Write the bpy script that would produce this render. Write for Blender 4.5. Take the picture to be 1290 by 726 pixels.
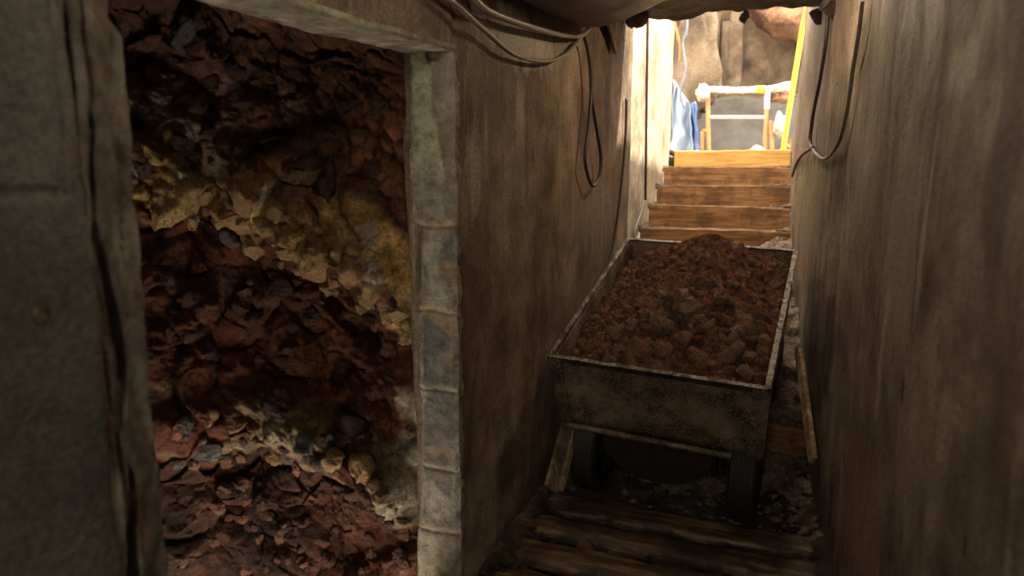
import bpy, bmesh, math, random
from mathutils import Vector, Matrix, noise, Quaternion
random.seed(7)
SC = bpy.context.scene
for o in list(bpy.data.objects): bpy.data.objects.remove(o)
COL = SC.collection

# ------------------------------------------------------------------ scale and view
S = 1.4                      # metres per plan unit
EYE = 1.54                   # eye height above the landing
F_PX = 850.0
PITCH = math.atan(138 / F_PX)
YAW = math.atan(330 / (F_PX / math.cos(PITCH)))
FW = Vector((-math.sin(YAW) * math.cos(PITCH), math.cos(YAW) * math.cos(PITCH), -math.sin(PITCH)))
RT = Vector((math.cos(YAW), math.sin(YAW), 0)); UP = RT.cross(FW)
def V(x, y=None, z=None):    # plan units (origin at the eye) -> metres
    if y is None: x, y, z = x
    return Vector((x * S, y * S, z * S + EYE))
def ray(px, py): return FW * F_PX + RT * (px - 645) + UP * (363 - py)
def atX(px, py, X): d = ray(px, py); return d * (X / d.x)
def atY(px, py, Y): d = ray(px, py); return d * (Y / d.y)
def atZ(px, py, Z): d = ray(px, py); return d * (Z / d.z)

cam_d = bpy.data.cameras.new('camera'); cam = bpy.data.objects.new('camera', cam_d); COL.objects.link(cam)
cam.location = (0, 0, EYE)
cam.rotation_euler = Matrix((RT, UP, -FW)).transposed().to_euler()
cam_d.sensor_width = 36; cam_d.lens = F_PX / 1290 * 36; cam_d.clip_start = .02
cam_d.dof.use_dof = True; cam_d.dof.focus_distance = 2.9; cam_d.dof.aperture_fstop = 2.2
SC.camera = cam

SC.view_settings.view_transform = 'Standard'; SC.view_settings.look = 'None'
SC.view_settings.gamma = 1; SC.view_settings.use_curve_mapping = False
SC.view_settings.exposure = 0.35

w = bpy.data.worlds.new('world'); SC.world = w; w.use_nodes = True
bg = w.node_tree.nodes['Background']
bg.inputs[0].default_value = (1.0, .86, .68, 1); bg.inputs[1].default_value = 6.5

def lamp(name, kind, loc, target, energy, color, **kw):
    l = bpy.data.lights.new(name, kind); l.energy = energy; l.color = color
    for k, v in kw.items(): setattr(l, k, v)
    o = bpy.data.objects.new(name, l); COL.objects.link(o); o.location = loc
    d = Vector(target) - Vector(loc); o.rotation_euler = d.to_track_quat('-Z', 'Y').to_euler()
    return o
SUN_DIR = Vector((.62, .22, .85))
lamp('sun', 'SUN', SUN_DIR * 10, (0, 0, 0), 10.0, (1, .86, .66), angle=math.radians(2))
# unseen fill light added behind the photographer to lighten the near walls
lamp('back_fill_light', 'AREA', V(-.12, -1.25, .42), V(-.35, 2.0, -.5), 15.0, (1, .91, .76), size=.35)

# two unseen fill lights added above the frame to brighten corridor, hollow and cart
TOP_FILLS = [(-.32, .86, .45, 6.0, (1, .82, .58)), (-.12, 2.36, .66, 17.0, (1, .76, .48))]
for bx, by, bz, be, bc in TOP_FILLS:
    lamp('top_fill_light', 'POINT', V(bx, by, bz - .03), (0, 0, 0), be, bc, shadow_soft_size=.035)

# ------------------------------------------------------------------ materials
def mat(name, build):
    m = bpy.data.materials.new(name); m.use_nodes = True
    nt = m.node_tree; bs = nt.nodes['Principled BSDF']; build(nt, bs, N(nt)); return m
class N:
    def __init__(s, nt): s.nt = nt; s.tc = nt.nodes.new('ShaderNodeTexCoord')
    def link(s, a, b): s.nt.links.new(a, b)
    def map(s, scale=(1, 1, 1), loc=(0, 0, 0), rot=(0, 0, 0), src='Object'):
        n = s.nt.nodes.new('ShaderNodeMapping'); n.inputs['Scale'].default_value = scale
        n.inputs['Location'].default_value = loc; n.inputs['Rotation'].default_value = rot
        s.link(s.tc.outputs[src], n.inputs[0]); return n.outputs[0]
    def noise(s, vec, scale, detail=6, rough=.6, dist=0):
        n = s.nt.nodes.new('ShaderNodeTexNoise'); n.inputs['Scale'].default_value = scale
        n.inputs['Detail'].default_value = detail; n.inputs['Roughness'].default_value = rough
        n.inputs['Distortion'].default_value = dist; s.link(vec, n.inputs['Vector'])
        m = s.nt.nodes.new('ShaderNodeMapRange'); m.inputs[1].default_value = .27; m.inputs[2].default_value = .73
        s.link(n.outputs['Fac'], m.inputs[0]); return m.outputs[0]
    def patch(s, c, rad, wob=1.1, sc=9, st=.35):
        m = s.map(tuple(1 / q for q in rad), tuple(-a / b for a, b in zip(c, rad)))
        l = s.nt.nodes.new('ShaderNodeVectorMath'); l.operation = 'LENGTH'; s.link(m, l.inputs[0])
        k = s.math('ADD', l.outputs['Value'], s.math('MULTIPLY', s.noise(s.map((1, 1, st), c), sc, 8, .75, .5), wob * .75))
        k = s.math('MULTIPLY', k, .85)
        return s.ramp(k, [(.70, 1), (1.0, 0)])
    def voro(s, vec, scale, feature='F1', out='Distance', rnd=1):
        n = s.nt.nodes.new('ShaderNodeTexVoronoi'); n.feature = feature; n.inputs['Scale'].default_value = scale
        n.inputs['Randomness'].default_value = rnd
        s.link(vec, n.inputs['Vector']); return n.outputs[out]
    def ramp(s, fac, stops):
        n = s.nt.nodes.new('ShaderNodeValToRGB'); e = n.color_ramp.elements
        while len(e) < len(stops): e.new(.5)
        for el, (p, c) in zip(e, stops):
            el.position = p; el.color = (*c, 1) if not isinstance(c, (int, float)) else (c, c, c, 1)
        s.link(fac, n.inputs[0]); return n.outputs[0]
    def mix(s, fac, a, b, mode='MIX'):
        n = s.nt.nodes.new('ShaderNodeMix'); n.data_type = 'RGBA'; n.blend_type = mode
        for sock, v in ((n.inputs[0], fac), (n.inputs[6], a), (n.inputs[7], b)):
            if isinstance(v, (int, float)): sock.default_value = v
            elif isinstance(v, tuple): sock.default_value = (*v, 1)
            else: s.link(v, sock)
        return n.outputs[2]
    def math(s, op, a, b=0.0, clamp=False):
        n = s.nt.nodes.new('ShaderNodeMath'); n.operation = op; n.use_clamp = clamp
        for sock, v in zip(n.inputs, (a, b)):
            if isinstance(v, (int, float)): sock.default_value = v
            else: s.link(v, sock)
        return n.outputs[0]
    def attr(s, name):
        n = s.nt.nodes.new('ShaderNodeAttribute'); n.attribute_name = name; return n
    def bump(s, h, bs, strength=.5, dist=.01, prev=None):
        n = s.nt.nodes.new('ShaderNodeBump'); n.inputs['Strength'].default_value = strength
        n.inputs['Distance'].default_value = dist; s.link(h, n.inputs['Height'])
        if prev is not None: s.link(prev, n.inputs['Normal'])
        s.link(n.outputs[0], bs.inputs['Normal']); return n.outputs[0]

def plaster(dark, mid, light, streak=.6, rough=.85, spec=.35, pale=.5, stain=(.10, .07, .045), stretch=.12, patches=()):
    def b(nt, bs, n):
        st = n.map((1, 1, stretch)); fl = n.map()
        big = n.noise(fl, 1.6, 5, .6)
        base = n.ramp(big, [(.3, dark), (.52, mid), (.75, light)])
        region = n.ramp(n.noise(n.map((1, 1, .55), (5, 2, 8)), 1.9, 4, .6), [(.38, 0), (.62, 1)])
        s1 = n.noise(st, 4.0, 8, .66, 1.0)
        base = n.mix(n.math('MULTIPLY', n.math('MULTIPLY', n.ramp(s1, [(.42, 0), (.85, 1)]), streak), n.math('ADD', n.math('MULTIPLY', region, .8), .2)), base, stain)
        mott = n.noise(fl, 6.5, 8, .72, .4)
        base = n.mix(.6 if stretch < .5 else .35, base, n.ramp(mott, [(.28, .5), (.7, 1.25)]), 'MULTIPLY')
        reg2 = n.ramp(n.noise(n.map((1, 1, .6), (1, 9, 4)), 2.3, 4, .6), [(.44, 0), (.62, 1)])
        s2 = n.noise(n.map((1, 1, stretch * .9), (3, 7, 1)), 10, 9, .78, .8)
        base = n.mix(n.math('MULTIPLY', n.math('MULTIPLY', n.ramp(s2, [(.56, 0), (.86, 1)]), pale), reg2), base, tuple(min(1, c * 1.9) for c in light))
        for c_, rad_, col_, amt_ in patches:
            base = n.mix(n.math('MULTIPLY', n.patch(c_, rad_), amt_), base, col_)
        fine = n.noise(fl, 90, 4, .7)
        base = n.mix(.55, base, n.ramp(fine, [(.3, .35), (.7, 1.0)]), 'MULTIPLY')
        pits = n.voro(n.map((1, 1, .45)), 15)
        pm = n.ramp(pits, [(.02, 1), (.09, 0)])
        pm = n.math('MULTIPLY', pm, n.ramp(n.noise(fl, 2.7, 3), [(.5, 0), (.6, 1)]))
        base = n.mix(n.math('MULTIPLY', pm, .8), base, tuple(c * .35 for c in dark))
        n.link(base, bs.inputs['Base Color'])
        n.link(n.ramp(s1, [(.3, rough), (.8, rough - .2)]), bs.inputs['Roughness'])
        bs.inputs['Specular IOR Level'].default_value = spec
        h = n.math('ADD', n.math('MULTIPLY', n.noise(st, 12, 7, .7, .8), .28), n.math('MULTIPLY', n.noise(fl, 9, 8, .72), 1.0))
        p1 = n.bump(h, bs, .75, .012)
        n.bump(n.math('SUBTRACT', n.noise(fl, 150, 3, .7), n.math('MULTIPLY', pm, 2.0)), bs, .45, .004, p1)
    return b
M = {}
def onL(px, py): return tuple(V(atX(px, py, -.70)))
def _rx(Y): return .22 if Y < 1.9 else max(.105, .22 - (Y - 1.9) * .057)
def onR(px, py, X=.20):
    for _ in range(12): X = .5 * X + .5 * _rx(atX(px, py, X).y)
    return tuple(V(atX(px, py, X)))
PALE = (.50, .44, .35)
LP = [(onL(655, 50), (1, .62, .16), PALE, .75), (onL(600, 210), (1, .06, .32), PALE, .6), (onL(640, 590), (1, .22, .20), (.07, .055, .04), .8), (onL(690, 400), (1, .5, .18), (.10, .07, .045), .5),
      (onL(690, 150), (1, .28, .10), (.09, .06, .04), .5), (onL(655, 140), (1, .1, .22), PALE, .4), (onL(745, 250), (1, .9, .5), (.34, .25, .165), .6), (onL(640, 680), (1, .6, .14), (.07, .05, .035), .8)]
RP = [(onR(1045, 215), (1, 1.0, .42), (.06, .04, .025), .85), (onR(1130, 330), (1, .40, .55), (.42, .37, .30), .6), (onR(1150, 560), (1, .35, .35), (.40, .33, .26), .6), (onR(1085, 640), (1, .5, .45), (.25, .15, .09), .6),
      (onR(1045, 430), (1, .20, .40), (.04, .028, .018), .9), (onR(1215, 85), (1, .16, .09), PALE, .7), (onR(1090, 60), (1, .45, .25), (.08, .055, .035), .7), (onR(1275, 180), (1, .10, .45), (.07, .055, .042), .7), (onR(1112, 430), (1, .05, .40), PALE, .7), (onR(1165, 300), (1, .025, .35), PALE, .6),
      (onR(1168, 575), (1, .012, .045), (.02, .014, .01), 1), (onR(1228, 690), (1, .010, .035), (.02, .014, .01), 1), (onR(1138, 490), (1, .03, .05), (.03, .02, .014), .9), (onR(1020, 250), (1, 1.4, .8), (.40, .31, .20), .5)]  # last entry paints the warm glow near the stair exit into the wall colour
M['plaster_l'] = mat('stained plaster left', plaster((.15, .102, .068), (.235, .165, .112), (.33, .25, .18), .7, pale=.5, patches=LP))
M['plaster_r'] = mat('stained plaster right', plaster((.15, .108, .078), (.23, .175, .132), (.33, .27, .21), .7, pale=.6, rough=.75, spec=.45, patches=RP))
M['plaster_near'] = mat('smooth grey plaster', plaster((.13, .122, .104), (.185, .176, .154), (.225, .215, .19), .12, pale=.05, stretch=.7, stain=(.10, .07, .045)))
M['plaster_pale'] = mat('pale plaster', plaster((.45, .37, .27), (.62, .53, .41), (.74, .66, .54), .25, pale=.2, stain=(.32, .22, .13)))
M['concrete'] = mat('rough slab concrete', plaster((.06, .040, .027), (.13, .088, .058), (.24, .17, .12), .5, stretch=.8, pale=.3))

def vcol_rock(nt, bs, n):     # strata colour per vertex, broken up by fine noise
    a = n.attr('Col').outputs['Color']; fl = n.map()
    c = n.mix(.75, a, n.ramp(n.noise(fl, 34, 8, .72, .3), [(.25, .28), (.62, 1.25)]), 'MULTIPLY')
    c = n.mix(.6, c, n.ramp(n.noise(fl, 9, 8, .75, .8), [(.3, .4), (.65, 1.3)]), 'MULTIPLY')
    n.link(c, bs.inputs['Base Color']); bs.inputs['Roughness'].default_value = .72
    bs.inputs['Specular IOR Level'].default_value = .3
    p = n.bump(n.noise(fl, 20, 9, .75, .6), bs, 1.0, .035)
    n.bump(n.noise(fl, 70, 6, .75, .5), bs, .8, .012, p)
M['earth'] = mat('layered earth', vcol_rock)
def vcol_wall(nt, bs, n):
    a = n.attr('Col').outputs['Color']; fl = n.map()
    c = n.mix(.7, a, n.ramp(n.noise(fl, 26, 8, .7, .2), [(.25, .45), (.7, 1.3)]), 'MULTIPLY')
    n.link(c, bs.inputs['Base Color']); bs.inputs['Roughness'].default_value = .85
    p = n.bump(n.noise(fl, 30, 8, .7), bs, .7, .012)
    n.bump(n.noise(fl, 160, 3, .7), bs, .5, .004, p)
M['blockwork'] = mat('rough blockwork', vcol_wall)

def rocky(c1, c2, c3, sc=9, rough=.8, bd=.02):
    def b(nt, bs, n):
        fl = n.map()
        c = n.ramp(n.noise(fl, sc, 8, .65), [(.3, c1), (.5, c2), (.72, c3)])
        c = n.mix(.5, c, n.ramp(n.noise(fl, 60, 4, .7), [(.3, .4), (.7, 1.1)]), 'MULTIPLY')
        n.link(c, bs.inputs['Base Color']); bs.inputs['Roughness'].default_value = rough
        p = n.bump(n.noise(fl, sc * 2.5, 8, .7), bs, .8, bd)
        n.bump(n.noise(fl, 120, 4, .7), bs, .5, .004, p)
    return b
M['soil'] = mat('red brown soil', rocky((.10, .036, .018), (.20, .078, .038), (.33, .15, .078), 16, .9))
M['clod'] = mat('dusty clod', rocky((.18, .080, .040), (.31, .15, .08), (.46, .25, .145), 7, .9, .012))
M['clod_pale'] = mat('dusty pale stone', rocky((.32, .18, .10), (.50, .30, .18), (.62, .41, .27), 6, .85, .012))
M['ochre'] = mat('ochre stone', rocky((.24, .13, .04), (.50, .30, .10), (.70, .48, .22), 14, .7))
M['red_stone'] = mat('red stone', rocky((.085, .023, .011), (.17, .052, .026), (.27, .10, .05), 12, .8))
M['grey_stone'] = mat('grey stone', rocky((.12, .10, .085), (.25, .22, .19), (.42, .37, .31), 12, .7))
M['mud'] = mat('wet dark mud', rocky((.022, .012, .007), (.06, .034, .020), (.14, .085, .05), 8, .5, .03))
M['dry_mud'] = mat('pale dried mud', rocky((.10, .06, .035), (.22, .145, .09), (.40, .29, .19), 12, .75))

M['pale_mud'] = mat('pale crumbly mud', rocky((.16, .10, .06), (.36, .26, .17), (.55, .43, .31), 12, .8))  # pale earth; its lightness also stands in for light on the ground under the cart
def wood(c1, c2, c3, rough=.6, axis=0, dirt=.6, dirtc=(.07, .04, .022)):
    def b(nt, bs, n):
        sc = [14, 14, 14]; sc[axis] = 1.0
        g = n.noise(n.map(tuple(sc)), 2.2, 7, .65, .6)
        c = n.ramp(g, [(.3, c1), (.5, c2), (.7, c3)])
        d = n.ramp(n.noise(n.map(), 5, 8, .7), [(.45, 0), (.68, 1)])
        c = n.mix(n.math('MULTIPLY', d, dirt), c, dirtc)
        n.link(c, bs.inputs['Base Color'])
        n.link(n.ramp(d, [(0, rough), (1, rough + .25)]), bs.inputs['Roughness'])
        p = n.bump(g, bs, .3, .006); n.bump(n.noise(n.map(), 60, 5, .7), bs, .35, .004, p)
    return b
M['riser'] = mat('brown stained board', wood((.17, .075, .025), (.27, .13, .045), (.36, .19, .075)))
M['riser_new'] = mat('fresh yellow board', wood((.55, .30, .07), (.68, .40, .11), (.78, .50, .17), dirt=.15, dirtc=(.4, .22, .07)))
M['sleeper'] = mat('wet muddy timber', wood((.035, .020, .010), (.085, .052, .026), (.20, .13, .07), .34, dirt=.85, dirtc=(.03, .018, .01)))
M['plank'] = mat('weathered plank', wood((.20, .13, .07), (.34, .24, .14), (.50, .38, .24), .6, 2, .5))

def metal(nt, bs, n):
    fl = n.map()
    c = n.ramp(n.noise(fl, 7, 8, .65), [(.25, (.065, .048, .030)), (.5, (.17, .128, .08)), (.75, (.29, .225, .145))])
    c = n.mix(n.ramp(n.noise(fl, 4, 6, .7, .5), [(.55, 0), (.72, .7)]), c, (.10, .045, .02))
    sp = n.ramp(n.noise(fl, 110, 3, .6), [(.62, 0), (.70, 1)])
    c = n.mix(n.math('MULTIPLY', sp, .6), c, (.42, .34, .25))
    n.link(c, bs.inputs['Base Color']); bs.inputs['Metallic'].default_value = .25
    n.link(n.ramp(n.noise(fl, 9, 6, .7), [(.35, .42), (.65, .75)]), bs.inputs['Roughness'])
    p = n.bump(n.noise(fl, 45, 7, .7), bs, .35, .006)
M['metal'] = mat('rusty mud spattered steel', metal)
def rimm(nt, bs, n):
    fl = n.map()
    k = n.ramp(n.noise(fl, 24, 8, .7), [(.45, 0), (.6, 1)])
    c = n.mix(k, (.12, .095, .07), (.045, .028, .016))
    n.link(c, bs.inputs['Base Color']); bs.inputs['Metallic'].default_value = .7
    n.link(n.ramp(k, [(0, .25), (1, .6)]), bs.inputs['Roughness'])
    n.bump(n.noise(fl, 60, 6, .7), bs, .5, .006)
M['rim'] = mat('scraped wet steel', rimm)
def plain(col, rough=.6, metallic=0, spec=.5, var=.5, bumpd=.003, sc=30):
    def b(nt, bs, n):
        fl = n.map()
        c = n.mix(var, col, n.ramp(n.noise(fl, sc, 6, .7), [(.3, .35), (.7, 1.15)]), 'MULTIPLY')
        n.link(c, bs.inputs['Base Color']); bs.inputs['Roughness'].default_value = rough
        bs.inputs['Metallic'].default_value = metallic; bs.inputs['Specular IOR Level'].default_value = spec
        n.bump(n.noise(fl, sc * 2, 5, .7), bs, .4, bumpd)
    return b
M['rubber'] = mat('dirty black rubber', plain((.030, .024, .019), .55))
M['dark_steel'] = mat('black greasy steel', plain((.05, .038, .028), .45, .4))
M['belly'] = mat('oily dark plate', plain((.045, .032, .022), .6, .2))
M['cable'] = mat('grey dusty cable', plain((.17, .135, .10), .45, spec=.6, sc=60, bumpd=.002))
M['cable_dark'] = mat('black cable', plain((.035, .028, .022), .45, sc=60, bumpd=.002))
M['white_wrap'] = mat('white wrap', plain((.66, .62, .55), .6, var=.2))
M['orange_paint'] = mat('orange painted steel', plain((.55, .22, .08), .5, var=.3))
M['yellow_paint'] = mat('yellow painted pole', plain((.90, .55, .03), .4, var=.15))
M['blue_sheet'] = mat('blue plastic sheet', plain((.04, .10, .30), .3, spec=.7, var=.3, bumpd=.01, sc=8))
M['pale_blue'] = mat('pale blue plastic', plain((.20, .27, .38), .3, spec=.7, var=.3, bumpd=.01, sc=8))
M['grey_sheet'] = mat('dark grey membrane', plain((.06, .055, .05), .7, var=.4, bumpd=.01, sc=6))
M['tarp'] = mat('brown sagging sheet', rocky((.06, .037, .022), (.105, .068, .042), (.17, .115, .072), 3, .5, .004))
M['orange_cable'] = mat('orange hose', plain((.80, .22, .06), .5, var=.2))
M['cloth'] = mat('grubby white cloth', plain((.50, .45, .38), .8, var=.3))
M['pit'] = mat('brown pit wall', rocky((.06, .041, .025), (.125, .088, .057), (.20, .15, .10), 1.3, .9, .05))
M['pit_red'] = mat('orange earth', rocky((.07, .030, .016), (.15, .070, .038), (.42, .24, .14), 1.6, .9, .05))

# ------------------------------------------------------------------ helpers
def link(name, me, m, parent=None, smooth=True):
    o = bpy.data.objects.new(name, me); COL.objects.link(o)
    if m is not None: me.materials.append(m)
    if smooth:
        for p in me.polygons: p.use_smooth = True
    if parent is not None:
        o.parent = parent
    return o
def tag(o, label, cat, group=None, kind=None):
    o['label'] = label; o['category'] = cat
    if group: o['group'] = group
    if kind: o['kind'] = kind
    return o
def struct(o, label=None, cat=None):
    o['kind'] = 'structure'
    if label: o['label'] = label
    if cat: o['category'] = cat
    return o
def empty(name, loc, label, cat, group=None, mw=None):
    e = bpy.data.objects.new(name, None); COL.objects.link(e); e.empty_display_size = .1
    if mw is not None: e.matrix_world = mw
    else: e.location = loc
    return tag(e, label, cat, group)
def surf(name, nu, nv, fn, m, col=None, parent=None, solid=None, wrap=False, smooth=True):
    vs, fs, cs = [], [], []
    for i in range(nu + 1):
        for j in range(nv + 1):
            u, v = i / nu, j / nv
            r = fn(u, v)
            vs.append(tuple(r)); 
            if col: cs.append(col(u, v, r))
    k = nv + 1
    for i in range(nu):
        for j in range(nv): fs.append((i * k + j, (i + 1) * k + j, (i + 1) * k + j + 1, i * k + j + 1))
    me = bpy.data.meshes.new(name); me.from_pydata(vs, [], fs)
    if col:
        a = me.color_attributes.new('Col', 'FLOAT_COLOR', 'POINT')
        a.data.foreach_set('color', [x for c in cs for x in (c[0], c[1], c[2], 1)])
    o = link(name, me, m, parent, smooth)
    if solid:
        md = o.modifiers.new('solid', 'SOLIDIFY'); md.thickness = abs(solid); md.offset = -1 if solid > 0 else 1
    return o
def fbm(p, sc, o=5, H=.6):
    return noise.fractal(Vector(p) * sc, 1 - H * .0 , 2.1, o)
def box_bm(bm, c, sz, rot=None, bev=0):
    r = bmesh.ops.create_cube(bm, size=1)['verts']
    mtx = Matrix.Translation(Vector(c)) @ (rot.to_4x4() if rot else Matrix()) @ Matrix.Diagonal((*sz, 1))
    bmesh.ops.transform(bm, matrix=mtx, verts=r)
    if bev:
        es = list({e for v in r for e in v.link_edges})
        bmesh.ops.bevel(bm, geom=es, offset=bev, segments=2, affect='EDGES', profile=.6)
def bm_obj(name, bm, m, parent=None, smooth=False):
    bmesh.ops.recalc_face_normals(bm, faces=bm.faces)
    me = bpy.data.meshes.new(name); bm.to_mesh(me); bm.free()
    return link(name, me, m, parent, smooth)
def catmull(pts, n=8):
    out = []; P = [pts[0]] + list(pts) + [pts[-1]]
    for i in range(1, len(P) - 2):
        for k in range(n):
            t = k / n; a, b, c, d = P[i - 1], P[i], P[i + 1], P[i + 2]
            out.append(.5 * ((2 * b) + (c - a) * t + (2 * a - 5 * b + 4 * c - d) * t * t + (3 * b - a - 3 * c + d) * t ** 3))
    out.append(P[-2]); return out
def tube_bm(bm, pts, r, seg=10, cap=True, wob=0):
    rings = []; up = Vector((.3, .2, .9)).normalized()
    for i, p in enumerate(pts):
        t = (pts[min(i + 1, len(pts) - 1)] - pts[max(i - 1, 0)]).normalized()
        a = t.cross(up)
        if a.length < .05: a = t.cross(Vector((1, 0, 0)))
        a.normalize(); b = t.cross(a).normalized()
        if rings: up = a.cross(t) if False else up
        rr = (r[i] if isinstance(r, list) else r) * (1 + wob * noise.noise(p * 25))
        rings.append([bm.verts.new(p + (a * math.cos(q) + b * math.sin(q)) * rr) for q in [2 * math.pi * k / seg for k in range(seg)]])
    for i in range(len(rings) - 1):
        for k in range(seg): bm.faces.new((rings[i][k], rings[i][(k + 1) % seg], rings[i + 1][(k + 1) % seg], rings[i + 1][k]))
    if cap: bm.faces.new(rings[0]); bm.faces.new(rings[-1])
def tube(name, pts, r, m, parent=None, n=8, seg=10, wob=0):
    bm = bmesh.new(); tube_bm(bm, catmull(pts, n) if n else pts, r, seg, True, wob)
    return bm_obj(name, bm, m, parent, True)
def lerp(a, b, t): return a + (b - a) * t
def interp(tab, x):
    if x <= tab[0][0]: return tab[0][1]
    for (a, fa), (b, fb) in zip(tab, tab[1:]):
        if x <= b: return lerp(fa, fb, (x - a) / (b - a))
    return tab[-1][1]
def sm(a, b, x):
    t = max(0, min(1, (x - a) / (b - a))); return t * t * (3 - 2 * t)

# rocks: an icosphere cut by random planes and roughened
def rock_mesh(seed, planes=14, cut=.55, rough=.10, sub=3, sq=(1, 1, 1)):
    rg = random.Random(seed); bm = bmesh.new(); bmesh.ops.create_icosphere(bm, subdivisions=sub, radius=1)
    ns = []
    for _ in range(planes):
        n = Vector((rg.gauss(0, 1), rg.gauss(0, 1), rg.gauss(0, 1))).normalized(); ns.append((n, cut + rg.random() * .22))
    off = Vector((rg.random() * 50,) * 3)
    for v in bm.verts:
        p = v.co.copy()
        for n, d in ns:
            k = p.dot(n)
            if k > d: p -= n * (k - d) * .93
        p *= 1 + .22 * noise.noise(p * 1.3 + off)
        vv = noise.voronoi(p * 2.6 + off)[0]
        p += v.co * (.20 * (vv[1] - vv[0]) + rough * noise.fractal(p * 4.5 + off, 1, 2, 5))
        v.co = Vector((p.x * sq[0], p.y * sq[1], p.z * sq[2]))
    me = bpy.data.meshes.new('rock'); bm.to_mesh(me); bm.free()
    for p in me.polygons: p.use_smooth = True
    return me
ROCKS = {}
def rock(name, kind, loc, size, label, cat, group, seed=None, sq=None, rot=None):
    seed = random.randrange(7) if seed is None else seed
    key = (kind, seed)
    if key not in ROCKS:
        me = rock_mesh(seed * 13 + 5, sub=4); me.materials.append(M[kind]); ROCKS[key] = me
    o = bpy.data.objects.new(name, ROCKS[key]); COL.objects.link(o)
    o.location = loc; o.rotation_euler = rot or (random.uniform(0, 6), random.uniform(0, 6), random.uniform(0, 6))
    sq = sq or (1, random.uniform(.7, 1), random.uniform(.6, .95))
    size *= 1.32; o.scale = (size * sq[0], size * sq[1], size * sq[2])
    return tag(o, label, cat, group)

# ------------------------------------------------------------------ levels of the place (plan units)
XL = -.70; LAND = -1.12; CEIL = .742
STEP_Y0, RUN, STEP_Z0, RISE = 4.04, .29, -.288, .1225
def rightX(Y, z):
    x = interp([(-2, .22), (1.9, .22), (2.3, .195), (3.4, .125), (4.1, .105), (5.4, .107)], Y)
    return x + .035 * sm(3.6, 5.2, Y) * (z - .1)

# --- right wall
def f_right(u, v):
    Y = lerp(-1.6, 5.36, u); z = lerp(-1.3, 1.30, v)
    x = rightX(Y, z)
    p = (Y, z * .22, 3)
    x += .010 * fbm(p, 2.0) + .004 * fbm((Y, z, 8), 7) + .0035 * fbm((Y * 1, z * .18, 5), 16)
    if Y > 5.2: x += .012 * noise.noise(Vector((z * 6, 0, 0)))
    return V(x, Y, z)
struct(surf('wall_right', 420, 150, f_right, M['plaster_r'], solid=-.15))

# --- left wall: near slab, lintel and long panel in one mesh
def left_disp(Y, z):
    d = .008 * fbm((Y, z * .5, 1), 1.7) + .003 * fbm((Y, z * .25, 9), 13) + .002 * fbm((Y, z, 4), 9)
    return d
def add_patch(bm, nu, nv, fn, back):
    g = [[bm.verts.new(fn(i / nu, j / nv)) for j in range(nv + 1)] for i in range(nu + 1)]
    for i in range(nu):
        for j in range(nv): bm.faces.new((g[i][j], g[i + 1][j], g[i + 1][j + 1], g[i][j + 1]))
    ring = [g[i][0] for i in range(nu + 1)] + [g[nu][j] for j in range(1, nv + 1)] + [g[i][nv] for i in range(nu - 1, -1, -1)] + [g[0][j] for j in range(nv - 1, 0, -1)]
    bk = [bm.verts.new(v.co + back) for v in ring]
    n = len(ring)
    for k in range(n): bm.faces.new((ring[k], ring[(k + 1) % n], bk[(k + 1) % n], bk[k]))
    bm.faces.new(bk)
THK = .112
bm = bmesh.new()
def far_panel(u, v):
    z = lerp(-1.3, .80, v); Y = lerp(1.455 + .006 * noise.noise(Vector((z * 9, 2, 1))), 3.52, u)
    x = XL + left_disp(Y, z) - .012 * sm(1.53, 1.46, Y) * (0.5 + noise.noise(Vector((z * 7, 4, 4))))
    # a thin delaminated skin near the corner
    k = sm(1.60, 1.585, Y) * sm(.02, .03, noise.noise(Vector((Y * 5, z * 2.2, 0))) + .10)
    return V(x - .006 * k, Y, z)
add_patch(bm, 260, 170, far_panel, Vector((-THK * S, 0, 0)))
def lintel(u, v):
    Y = lerp(.40, 1.46, u); zb = interp([(.5, .262), (1.1, .268), (1.25, .282), (1.46, .29)], Y) + .003 * fbm((Y, 0, 0), 9)
    z = lerp(zb, .80, v); return V(XL - .004 + left_disp(Y, z), Y, z)
add_patch(bm, 120, 50, lintel, Vector((-THK * S, 0, 0)))
struct(bm_obj('wall_left', bm, M['plaster_l'], smooth=True))

bm = bmesh.new()
def near_panel(u, v):
    z = lerp(-1.3, .80, v); e = .527 + .006 * noise.noise(Vector((z * 4, 0, 5))) + .004 * noise.noise(Vector((z * 17, 0, 5))) - .012 * sm(-.1, .5, z)
    Y = lerp(-1.6, e, u ** .6)
    d = .003 * fbm((Y, z, 1), 3) + .0012 * fbm((Y, z, 1), 16)
    jl = -.014 + .02 * (Y - .5)
    d -= .010 * math.exp(-((z - jl) / .0045) ** 2) * sm(.53, .49, Y)
    d -= .003 * sm(jl, jl + .01, z)
    return V(XL + d, Y, z)
add_patch(bm, 200, 420, near_panel, Vector((-THK * S, 0, 0)))
struct(bm_obj('wall_near', bm, M['plaster_near'], smooth=True))
# dried blob and pits on the near wall
q = V(atX(51, 392, XL + .0)); bm = bmesh.new(); bmesh.ops.create_icosphere(bm, subdivisions=3, radius=1)
for v in bm.verts: v.co = Vector((v.co.x * .003, v.co.y * .011, v.co.z * .019)) * (1 + .15 * noise.noise(v.co * 2))
o = bm_obj('mud_splash', bm, M['dry_mud'], smooth=True); o.location = q
tag(o, 'small round brown mud splash on the smooth grey wall at the left', 'mud splash')

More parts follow.
